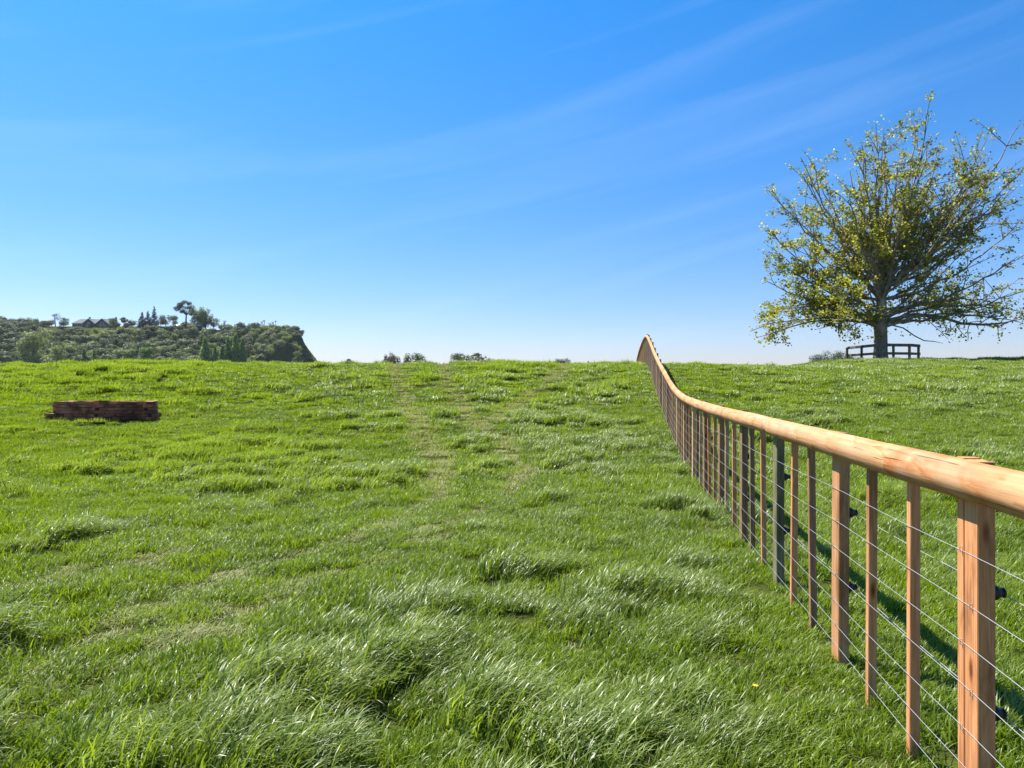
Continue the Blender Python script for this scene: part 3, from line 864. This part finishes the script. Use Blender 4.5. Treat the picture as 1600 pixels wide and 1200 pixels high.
def tree_mesh(name, kind, h, w, leafm, leaf=.55, n_leaf=1100, seed=1, zlo=.28):
    """one mesh: trunk and boughs (slot 0) + crown of leaf-size faces (slot 1). h, w in metres"""
    s0 = random.getstate(); random.seed(seed)
    mb = MB()
    lobes = []
    if kind == 'round':
        for k in range(12):
            a = random.uniform(0, 6.28); rr = random.uniform(.1, .36) * w
            z = random.uniform(zlo, .80) * h
            lobes.append((Vector((rr*math.cos(a), rr*math.sin(a), z)), random.uniform(.17, .27) * w, random.uniform(.75, 1.0)))
        zt_ = max(c_.z for c_, _, _ in lobes)
        mb.tube([(0,0,-1), (0,0,zt_*.5), (0,0,zt_)], [.03*h, .022*h, .006*h], 6, 0)
    elif kind == 'willow':
        for k in range(18):
            a = random.uniform(0, 6.28); rr = random.uniform(.1, .36) * w
            lobes.append((Vector((rr*math.cos(a), rr*math.sin(a), random.uniform(max(.12, zlo - .15), .80) * h)), random.uniform(.14, .22) * w, 1.5))
        zt_ = max(c_.z for c_, _, _ in lobes)
        mb.tube([(0,0,-1), (0,0,zt_*.5), (0,0,zt_)], [.03*h, .022*h, .006*h], 6, 0)
    elif kind == 'poplar':
        mb.tube([(0,0,-1), (0,0,h*.5), (0,0,h*.85)], [.03*h, .02*h, .004*h], 6, 0)
        for k in range(14):
            t = (k + .5) / 14; a = random.uniform(0, 6.28)
            rr = .18 * w * (1 - t); lobes.append((Vector((rr*math.cos(a), rr*math.sin(a), h * (.08 + .86 * t))), w * (.32 * (1 - t) ** .6 + .08), 1.9))
    elif kind == 'conifer':
        mb.tube([(0,0,-1), (0,0,h*.5), (0,0,h*.94)], [.03*h, .02*h, .003*h], 6, 0)
        for k in range(26):
            t = (k + .5) / 26; a = k * 2.4
            rr = .30 * w * (1 - t); lobes.append((Vector((rr*math.cos(a), rr*math.sin(a), h * (.06 + .90 * t))), w * (.17 * (1 - t) + .055), .8))
    elif kind == 'gum':
        top = Vector((0, 0, h * .45)); mb.tube([(0,0,-1), (.02*h,0,h*.25), tuple(top)], [.03*h, .024*h, .02*h], 7, 0)
        for k in range(22):
            a = random.uniform(0, 6.28); ph = random.uniform(-1, 1); rr = .40 * w * math.sqrt(1 - ph * ph) * random.uniform(.55, 1)
            e = Vector((rr*math.cos(a), rr*math.sin(a), h * (.70 + .24 * ph)))
            mb.tube([top, top.lerp(e, .5) + Vector((0, 0, .03*h)), e], [.010*h, .007*h, .003*h], 5, 0)
            lobes.append((e, random.uniform(.085, .14) * w, .8))
    elif kind == 'bare':
        def br(p, d, L, r, dep):
            e = p + d * L
            mb.tube([p, p.lerp(e, .5) + Vector((random.gauss(0,.04), random.gauss(0,.04), 0)) * L, e], [r, r*.8, r*.6], 5, 0)
            if dep == 0: return
            for _ in range(3 if dep > 1 else 4):
                nd = (d + Vector((random.gauss(0, .42), random.gauss(0, .42), random.gauss(.1, .2)))).normalized()
                br(e, nd, L * random.uniform(.55, .8), r * .6, dep - 1)
        br(Vector((0,0,-.5)), Vector((0,0,1)), h * .3, .03*h, 4)
    if lobes:
        vol = sum(r_**2 for _, r_, _ in lobes)
        for c_, r_, zs in lobes:
            k = int(n_leaf * r_**2 / vol)
            tone = random.gauss(.5, .17)
            for _ in range(k):
                d = Vector((random.gauss(0,1), random.gauss(0,1), random.gauss(0,1))).normalized() * r_ * random.uniform(.55, 1.12)
                d.z *= zs
                vs, fs, rv = [], [], []
                leaf_quad(vs, fs, rv, c_ + d, leaf, 0, min(1, max(0, random.gauss(tone, .17))), out=d)
                mb.add(vs, fs, 1, rv=rv[0])
    zt = sorted(v[2] for v in mb.v)[int(len(mb.v) * .996)]; xt = sorted(abs(v[0]) for v in mb.v)[int(len(mb.v) * .985)]
    kz = h / zt; kx = (w / 2 / xt) if kind not in ('bare',) else kz
    mb.v = [(v[0] * kx, v[1] * kx, v[2] * kz) for v in mb.v]
    o = mb.build(name, [M_BARKD, leafm], link=False)
    random.setstate(s0)
    return o.data

F0 = 1100.0
def at_px(u, d, name, data, label, cat, group=None, sc=1, rz=None, zoff=0, drop=None):
    """stand a tree at forward distance d, at bearing of photo column u"""
    x = (u - 800) / F0 * d
    o = bpy.data.objects.new(name, data); COL.objects.link(o)
    o.location = (x, d, Hs(x, d) + zoff)
    o.rotation_euler = (0, 0, random.uniform(0, 6.28) if rz is None else rz)
    o.scale = (sc, sc, sc) if not hasattr(sc, '__len__') else sc
    tag(o, label, cat, group); return o

# native bush on the far hillside
bush = {}
for nm, lm, sd in (('dark', F_BUSH, 3), ('dark', F_BUSH, 4), ('dark', F_BUSH, 5), ('olive', F_OLIVE, 6), ('olive', F_OLIVE, 7), ('pale', F_PALE, 8)):
    bush.setdefault(nm, []).append(tree_mesh('bush_tree', 'round', 6.2, 7.4, lm, .62, 1000, sd))
BL = {'dark': 'dark green bush tree in the dense bush on the far hillside', 'olive': 'olive green bush tree in the dense bush on the far hillside', 'pale': 'pale green bush tree in the dense bush on the far hillside'}
BG = {'dark': 'dark bush trees on the hillside', 'olive': 'olive bush trees on the hillside', 'pale': 'pale bush trees on the hillside'}
placed = []
tries = 0
while len(placed) < 285 and tries < 20000:
    tries += 1
    u = random.uniform(-12, 476); d = random.uniform(404, 497)
    x = (u - 800) / F0 * d
    if x > -146.5 - (497 - d) * .03: continue
    if d > 484 and 55 < u < 345 and random.random() < .9: continue       # grassy lip below the house
    if any((x - a)**2 + (d - b_)**2 < 4.6**2 for a, b_ in placed): continue
    v = 600 - (Hs(x, d) - EYE) / d * F0
    if v > 572: continue
    top_ok = not (45 < u < 350) or Hs(x, d) + 5.6 < 44.6
    if not top_ok: continue
    placed.append((x, d))
    k = random.random()
    kind = 'dark' if k < .52 else 'olive' if k < .84 else 'pale'
    if u < 48: kind = 'dark' if k < .9 else 'olive'
    s_ = random.uniform(.72, 1.25) * (1.25 if u < 48 else 1)
    at_px(u, d, 'bush_tree', random.choice(bush[kind]), BL[kind], 'tree', BG[kind], (s_, s_, s_ * random.uniform(.85, 1.2)), zoff=-.8)
print('bush', len(placed))
for k in range(62):
    u = random.uniform(452, 498); d = random.uniform(470, 502)
    x = (u - 800) / F0 * d; sl = u > 479
    s_ = random.uniform(.28, .62) if sl else random.uniform(.35, .7)
    at_px(u, d, 'cliff_shrub', random.choice(bush['dark'] if k % 3 else bush['olive']), 'scrubby bush clinging to the steep right-hand end of the far hill', 'shrub', 'scrub on the cliff at the right end of the hill', s_, zoff=-.6)
# trees along the wooded rim at the right-hand end of the hill
for k, u in enumerate(np.arange(352, 474, 7.2)):
    s_ = random.uniform(.6, .95) if u < 462 else .6
    x = (u - 800) / F0 * 499
    at_px(u + random.uniform(-2, 2), 499, 'rim_tree', random.choice(bush['dark']), 'dark tree on the wooded rim at the right end of the far hill', 'tree', 'rim trees at the right end of the hill', s_, zoff=-.5)
bare_m = tree_mesh('bare_tree', 'bare', 9.5, 6, M_BARKD, seed=5)
for u in (351, 381, 396, 413, 421, 431):
    at_px(u, 503, 'bare_tree', bare_m, 'thin leafless tree poking above the wooded rim of the far hill', 'tree', 'leafless trees behind the rim', random.uniform(.7, 1.0), zoff=-1)
# dark grove at the far left
for k, (u, s_) in enumerate(((-8, 1.6), (1, 1.5), (10, 1.5), (20, 1.25), (29, 1.2), (37, 1.35), (44, 1.0), (5, 1.3), (16, 1.2))):
    at_px(u, 494 - 6 * (k % 3), 'grove_tree', random.choice(bush['dark']), 'dark rounded tree in the grove at the left end of the hilltop', 'tree', 'grove trees at the left end of the hilltop', s_, zoff=-.5)
# garden trees on the skyline, left to right
def single(u, d, kind, h, w, lm, label, leaf=.5, nl=900, seed=1, name='tree', zoff=-.3, v=None):
    if v is not None: h = EYE + (600 - v) / F0 * d - Hs((u - 800) / F0 * d, d) - zoff
    return at_px(u, d, name, tree_mesh(name, kind, h, w, lm, leaf, nl, seed), label, 'tree', zoff=zoff)
single(47, 506, 'round', 6.8, 8, F_PALE, 'pale feathery tree at the left end of the row beside the hilltop house', seed=21, name='garden_tree')
single(55, 508, 'round', 6.2, 5.5, F_OLIVE, 'greyish tree beside the pale feathery one on the hilltop', seed=22, name='garden_tree')
single(67, 503, 'round', 4.6, 5.2, F_YELL, 'small yellow-green tree on the hilltop left of the leafless one', seed=23, name='garden_tree')
single(78, 504, 'round', 5.2, 6.4, F_RUST, 'low dark russet tree at the foot of the leafless hilltop tree', seed=24, name='garden_tree')
single(86, 508, 'bare', 10, 6, M_BARKD, 'tall leafless tree on the hilltop left of the house', seed=25, name='bare_tree')
single(99, 503, 'round', 6.8, 6.4, F_OLIVE, 'rounded olive tree just left of the hilltop house', seed=26, name='garden_tree')
single(176, 503, 'round', 6.4, 5.4, F_GREEN, 'rounded green tree at the right end of the hilltop house', seed=27, name='garden_tree')
single(194, 508, 'gum', 7.0, 5.4, F_OLIVE, 'small flat-topped tree on the hilltop between house and conifers', seed=28, name='garden_tree')
single(196, 500, 'round', 3.6, 5.0, F_RUST, 'low russet shrub on the hilltop left of the conifers', seed=29, name='shrub')
single(206, 507, 'round', 4.8, 6.0, F_OLIVE, 'low greyish tree on the hilltop just left of the conifers', seed=30, name='garden_tree')
for u, h_, sd, lb in ((222, 12.0, 31, 'leftmost and shortest of the three dark conifers on the hilltop'), (231, 12.6, 32, 'middle one of the three dark conifers on the hilltop'), (241, 16.0, 33, 'rightmost and tallest of the three dark conifers on the hilltop')):
    single(u, 498, 'conifer', h_, 7.4, F_CONI, lb, .55, 1300, sd, 'conifer', zoff=-1)
single(259, 503, 'round', 8.6, 9.0, F_OLIVE, 'bushy olive tree between the conifers and the tall gum', .55, 1200, 34, 'garden_tree')
single(271, 505, 'round', 8.0, 7.0, F_OLIVE, 'smaller olive tree left of the tall gum tree, behind the long shed', .5, 1000, 35, 'garden_tree')
single(291, 508, 'gum', 19.5, 13.5, F_BUSH, 'tallest tree on the hill, an open-crowned gum with bare trunk', .6, 2200, 36, 'gum_tree')
single(309, 504, 'willow', 14.6, 10.5, F_PALE, 'tall pale olive tree touching the right side of the gum', .6, 2600, 37, 'garden_tree')
single(321, 505, 'willow', 15.6, 9.5, F_PALE, 'pale full-crowned tree right of the gum tree', .6, 2600, 38, 'garden_tree')
single(334, 503, 'round', 9.6, 7.4, F_OLIVE, 'lower olive tree at the right end of the hilltop garden', .5, 1000, 39, 'garden_tree')
# willows and poplars at the foot of the hill
single(52, 402, 'willow', 17.5, 15.5, F_PALE, 'large pale willow at the foot of the hill near the left edge', .8, 4200, 41, 'willow', zoff=-1, v=516)
single(85, 396, 'willow', 10.5, 11.5, F_PALE, 'low spreading willow right of the large pale one', .7, 2800, 42, 'willow', zoff=-.5, v=541)
for k, (u, h_, w_, lb) in enumerate(((232, 9.5, 8.5, 'broad bright green tree at the hill foot below the conifers'), (203, 8.0, 8.0, 'rounded pale tree at the hill foot left of the broad bright green one'),
                                     (147, 8.0, 3.6, 'slim green tree at the hill foot, halfway between the willows and the bright poplars'), (131, 9.4, 4.0, 'slim green tree at the hill foot below the house'))):
    single(u, 398, 'round' if w_ > 5 else 'poplar', h_ + 2, w_, F_GREEN if k != 1 else F_PALE, lb, .6, 2600, 43 + k, 'foot_tree', zoff=-.5, v=(543, 546, 547, 545)[k])
for k, (u, h_, w_, lb) in enumerate(((320, 15.5, 7.8, 'broad bright green poplar standing alone left of the poplar row'), (336, 10.5, 5.5, 'short poplar at the left end of the poplar row'), (347, 11.0, 4.6, 'second poplar in the row from its left end'),
                                     (356, 16.5, 6.0, 'tall slim poplar in the row, left of the two tallest'), (368, 17.6, 6.6, 'tallest poplar near the right end of the row'), (379, 15.2, 5.6, 'rightmost poplar of the row at the hill foot'))):
    single(u, 396, 'poplar', h_, w_, F_GREEN, lb, .7, 3400, 51 + k, 'poplar', zoff=-.5, v=(529, 543, 541, 527, 523, 530)[k])
single(466, 398, 'round', 5.0, 6.0, F_OLIVE, 'low olive bush at the foot of the cliff at the right end of the hill', seed=58, name='shrub', v=548)
single(484, 415, 'round', 2.2, 3.0, F_BUSH, 'small shrub on the slope below the cliff', seed=59, leaf=.4, name='shrub', zoff=0)
single(503, 380, 'round', 5.6, 4.6, F_BUSH, 'small dark shrub on the skyline just right of the hill', seed=60, leaf=.4, name='shrub', zoff=2.6)
# lone trees beyond the crest of the field
for u, v, d, kind, w_, lm, lb, nm in (
    (606, 555, 300, 'willow', 3.2, F_RUST, 'thin sparse tree at the left edge of the small skyline pair', 'skyline_tree'),
    (616, 552, 300, 'willow', 4.8, F_RUST, 'brownish small tree on the skyline, left of the two grey-green ones', 'skyline_tree'),
    (638, 552, 300, 'willow', 5.0, F_OLIVE, 'grey-green small tree on the skyline between two others', 'skyline_tree'),
    (652, 551, 300, 'willow', 5.0, F_OLIVE, 'rightmost of the small grey-green trees on the skyline left of centre', 'skyline_tree'),
    (717, 551, 330, 'round', 6.4, F_BUSH, 'tallest dark tree of the clump on the skyline at centre', 'skyline_tree'),
    (729, 555, 330, 'round', 7.6, F_BUSH, 'dark tree beside the tallest one in the skyline clump', 'skyline_tree'),
    (744, 552, 335, 'gum', 7.0, F_BUSH, 'open-topped dark tree in the middle of the skyline clump', 'skyline_tree'),
    (757, 556, 330, 'round', 8.0, F_RUST, 'low russet-dark tree in the skyline clump', 'skyline_tree'),
    (771, 562, 330, 'round', 5.5, F_BUSH, 'lowest dark tree at the right end of the skyline clump', 'skyline_tree'),
    (789, 562, 330, 'round', 5.0, F_BUSH, 'small dark tree just right of the skyline clump', 'skyline_tree'),
    (803, 564, 330, 'poplar', 2.0, F_BUSH, 'tiny pointed tree on the skyline at centre', 'skyline_tree'),
    (880, 560, 330, 'round', 5.0, F_BUSH, 'small dark rounded tree alone on the skyline left of the fence', 'skyline_tree'),
    (548, 561, 300, 'round', 2.4, F_BUSH, 'tiny dark shrub on the skyline right of the hill', 'shrub'),
    (919, 565, 330, 'poplar', 2.0, F_BUSH, 'tiny pointed tree on the skyline right of the lone rounded one', 'skyline_tree'),
    (1282, 553, 420, 'round', 9, F_BUSH, 'lowest faint tree clump on the skyline left of the tree guard', 'skyline_tree'),
    (1303, 547, 420, 'round', 9, F_BUSH, 'rounded dark tree on the skyline left of the tree guard', 'skyline_tree'),
    (1316, 551, 420, 'round', 8, F_BUSH, 'dark tree on the skyline touching the left end of the tree guard', 'skyline_tree'),
    (1334, 553, 420, 'round', 9, F_BUSH, 'low dark tree on the skyline seen under the rails of the tree guard', 'skyline_tree')):
    x = (u - 800) / F0 * d; base = Hs(x, d)
    h_ = EYE + (600 - v) / F0 * d - base
    at_px(u, d, nm, tree_mesh(nm, kind, h_, w_ * 1.25, lm, .42, 1500, int(u), zlo=.62), lb, 'tree')
    if kind == 'round':   # round crowns sit low on tall trunks otherwise
        COL.objects[-1].scale = (1, 1, 1)

# ------------------------------------------------------------------ house on the hilltop
m, n, l, b = mat('brown_brick_wall'); g = n.new('ShaderNodeNewGeometry'); t = noise_node(n, l, g.outputs['Position'], 1.2, 3, .6)
r = ramp(n, [(.35, (.12, .06, .045)), (.65, (.19, .095, .07))]); l.new(t.outputs[0], r.inputs[0]); l.new(r.outputs[0], b.inputs['Base Color']); b.inputs['Roughness'].default_value = .9
M_HWALL = m
m, n, l, b = mat('grey_slate_roof'); g = n.new('ShaderNodeNewGeometry'); t = noise_node(n, l, g.outputs['Position'], .9, 3, .6)
r = ramp(n, [(.35, (.17, .18, .19)), (.65, (.22, .23, .24))]); l.new(t.outputs[0], r.inputs[0]); l.new(r.outputs[0], b.inputs['Base Color']); b.inputs['Roughness'].default_value = .9; b.inputs['Specular IOR Level'].default_value = .1
M_ROOF = m
m, n, l, b = mat('white_paint'); b.inputs['Base Color'].default_value = (.78, .78, .76, 1); b.inputs['Roughness'].default_value = .5
M_WHITE = m
m, n, l, b = mat('window_glass'); b.inputs['Base Color'].default_value = (.03, .04, .05, 1); b.inputs['Roughness'].default_value = .08
M_GLASS = m
hx = (140 - 800) / F0 * 500; HY = 501
house = empty('house', (hx, HY, Hs(hx, HY) - .1))
tag(house, 'brown brick house with two front gables and grey roofs on top of the far hill', 'house')
mb = MB()
mb.box((-.5, 8, 1.4), (30, 8, 3.4)); 
def gable(mb, cx, y0, y1, w, hw, hp):
    x0, x1 = cx - w/2, cx + w/2
    mb.add([(x0,y0,-.5),(x1,y0,-.5),(x1,y0,hw),(cx,y0,hp),(x0,y0,hw),(x0,y1,-.5),(x1,y1,-.5),(x1,y1,hw),(cx,y1,hp),(x0,y1,hw)],
           [(0,1,2,3,4),(9,8,7,6,5),(0,4,9,5),(1,6,7,2)])
gable(mb, -1.4, 0, 4.0, 8.6, 2.5, 6.0); gable(mb, 8.2, 0, 4.0, 8.6, 2.5, 6.0)
mb.build('wall', M_HWALL, house)
rf = MB()
def roof_gable(mb, cx, y0, y1, w, hw, hp, ov=.35, th=.22):
    sl = (hp - hw) / (w / 2)
    for s_ in (-1, 1):
        xe = cx + s_ * (w/2 + ov); ze = hw - ov * sl
        q = [(cx, y0-ov, hp+.06), (xe, y0-ov, ze+.06), (xe, y1, ze+.06), (cx, y1, hp+.06)]
        t_ = [(a, b_, c_ + th) for a, b_, c_ in q]
        mb.add(q + t_, [(0,1,2,3),(7,6,5,4),(0,4,5,1),(1,5,6,2),(2,6,7,3),(3,7,4,0)])
roof_gable(rf, -1.4, 0, 8, 8.6, 2.5, 6.0); roof_gable(rf, 8.2, 0, 8, 8.6, 2.5, 6.0)
for s_, a0 in ((1, 0), (-1, 0)):       # main roof: ridge along the house
    y_e = 8 + s_ * -4.6; 
    q = [(-16, y_e, 2.9), (15, y_e, 2.9), (12.4, 8, 6.3), (-12, 8, 6.3)]
    t_ = [(a, b_, c_ + .22) for a, b_, c_ in q]
    rf.add(q + t_, [(0,1,2,3),(7,6,5,4),(0,4,5,1),(1,5,6,2),(2,6,7,3),(3,7,4,0)])
rf.add([(-16, 3.4, 3.1), (-16, 12.6, 3.1), (-12, 8, 6.5)], [(0, 1, 2)]); rf.add([(15, 3.4, 3.1), (15, 12.6, 3.1), (12.4, 8, 6.5)], [(0, 1, 2)])
roof = rf.build('roof', M_ROOF, house)
for cx in (-5.6, 13.4):
    mb = MB(); mb.box((cx, 8.5, 6.2), (.9, .9, 3.0)); mb.box((cx, 8.5, 7.8), (1.1, 1.1, .25)); mb.build('chimney', M_HWALL, roof)
for cx, w_, h_, zc, yf in ((-1.4, 1.5, 1.2, 2.9, -.03), (8.2, 2.2, 1.5, 2.8, -.03), (-9, 2.2, 1.3, 1.5, 3.97), (-12.6, 1.8, 1.3, 1.5, 3.97), (-2.6, 1.2, 1.2, .9, -.03), (7, 1.4, 1.2, .7, -.03), (10, 1.4, 1.2, .7, -.03)):
    mb = MB(); mb.box((cx, yf, zc), (w_ + .24, .06, h_ + .24)); wf = mb.build('window', M_WHITE, house)
    mb = MB(); mb.box((cx - w_*.25 - .03, yf - .04, zc), (w_*.5 - .08, .03, h_)); mb.box((cx + w_*.25 + .03, yf - .04, zc), (w_*.5 - .08, .03, h_)); mb.build('pane', M_GLASS, wf)
# long white-roofed shed right of the conifers
sx_ = (292 - 800) / F0 * 499; shed = empty('shed', (sx_, 499, Hs(sx_, 499) - .2))
tag(shed, 'long low shed with a white roof below the gum tree on the far hill', 'shed')
mb = MB(); mb.box((0, 2.4, 1.0), (17, 4.4, 2.4)); mb.build('wall', M_HWALL, shed)
mb = MB(); mb.add([(-9,-.2,2.2),(9,-.2,2.2),(9,2.4,3.3),(-9,2.4,3.3),(9,5,2.2),(-9,5,2.2),(-9,-.2,2.35),(9,-.2,2.35),(9,2.4,3.45),(-9,2.4,3.45),(9,5,2.35),(-9,5,2.35)],
                  [(0,1,2,3),(3,2,4,5),(6,9,8,7),(9,11,10,8),(0,6,7,1),(5,4,10,11),(0,3,9,6),(3,5,11,9),(1,7,8,2),(2,8,10,4)]); mb.build('roof', M_WHITE, shed)
# small white outbuilding left of the house
ox = (62 - 800) / F0 * 507; ob = empty('outbuilding', (ox, 507, Hs(ox, 507) - .1))
tag(ob, 'small white outbuilding among the hilltop trees left of the house', 'outbuilding')
mb = MB(); mb.box((0, 2, 1.2), (9, 4, 2.4)); mb.build('wall', M_WHITE, ob)
mb = MB(); mb.add([(-4.8,-.3,2.4),(4.8,-.3,2.4),(4.8,2,3.4),(-4.8,2,3.4),(4.8,4.3,2.4),(-4.8,4.3,2.4)], [(0,1,2,3),(3,2,4,5),(0,3,5),(1,4,2),(0,5,4,1)]); mb.build('roof', M_ROOF, ob)

# ------------------------------------------------------------------ dandelions in the foreground
m, n, l, b = mat('dandelion_yellow'); b.inputs['Base Color'].default_value = (.75, .50, .02, 1); b.inputs['Roughness'].default_value = .6; M_YEL = m
for (u, v), lb in (((1177, 1110), 'small yellow dandelion in the grass near the lower edge, left of the fence'),):
    x, y = ground_at(u, v + 26); z = Hs(x, y)
    d_ = empty('dandelion', (x, y, z)); tag(d_, lb, 'flower')
    mb = MB(); mb.tube([(0,0,-.02), (.004,0,.08), (.01,0,.17)], [.002, .002, .0018], 5); mb.build('stem', G_TALL, d_)
    mb = MB()
    for k in range(22):
        a = k * 2.4; rr = .008 * (k % 3 + 1) / 3
        mb.box((.01 + rr*math.cos(a), rr*math.sin(a), .176 - rr*.2), (.011, .004, .003), a)
    mb.build('flower_head', M_YEL, d_)

# ------------------------------------------------------------------ the air
m = bpy.data.materials.new('air'); m.use_nodes = True; n, l = m.node_tree.nodes, m.node_tree.links
n.clear(); out = n.new('ShaderNodeOutputMaterial'); pv = n.new('ShaderNodeVolumePrincipled')
pv.inputs['Color'].default_value = (.80, .89, 1, 1); pv.inputs['Density'].default_value = .00006; pv.inputs['Anisotropy'].default_value = .2
l.new(pv.outputs[0], out.inputs['Volume'])
mb = MB(); mb.box((0, 700, 40), (2600, 1500, 100))
hz_ = mb.build('haze', m); tag(hz_, 'thin blue haze in the air over the valley', 'haze', kind='stuff')
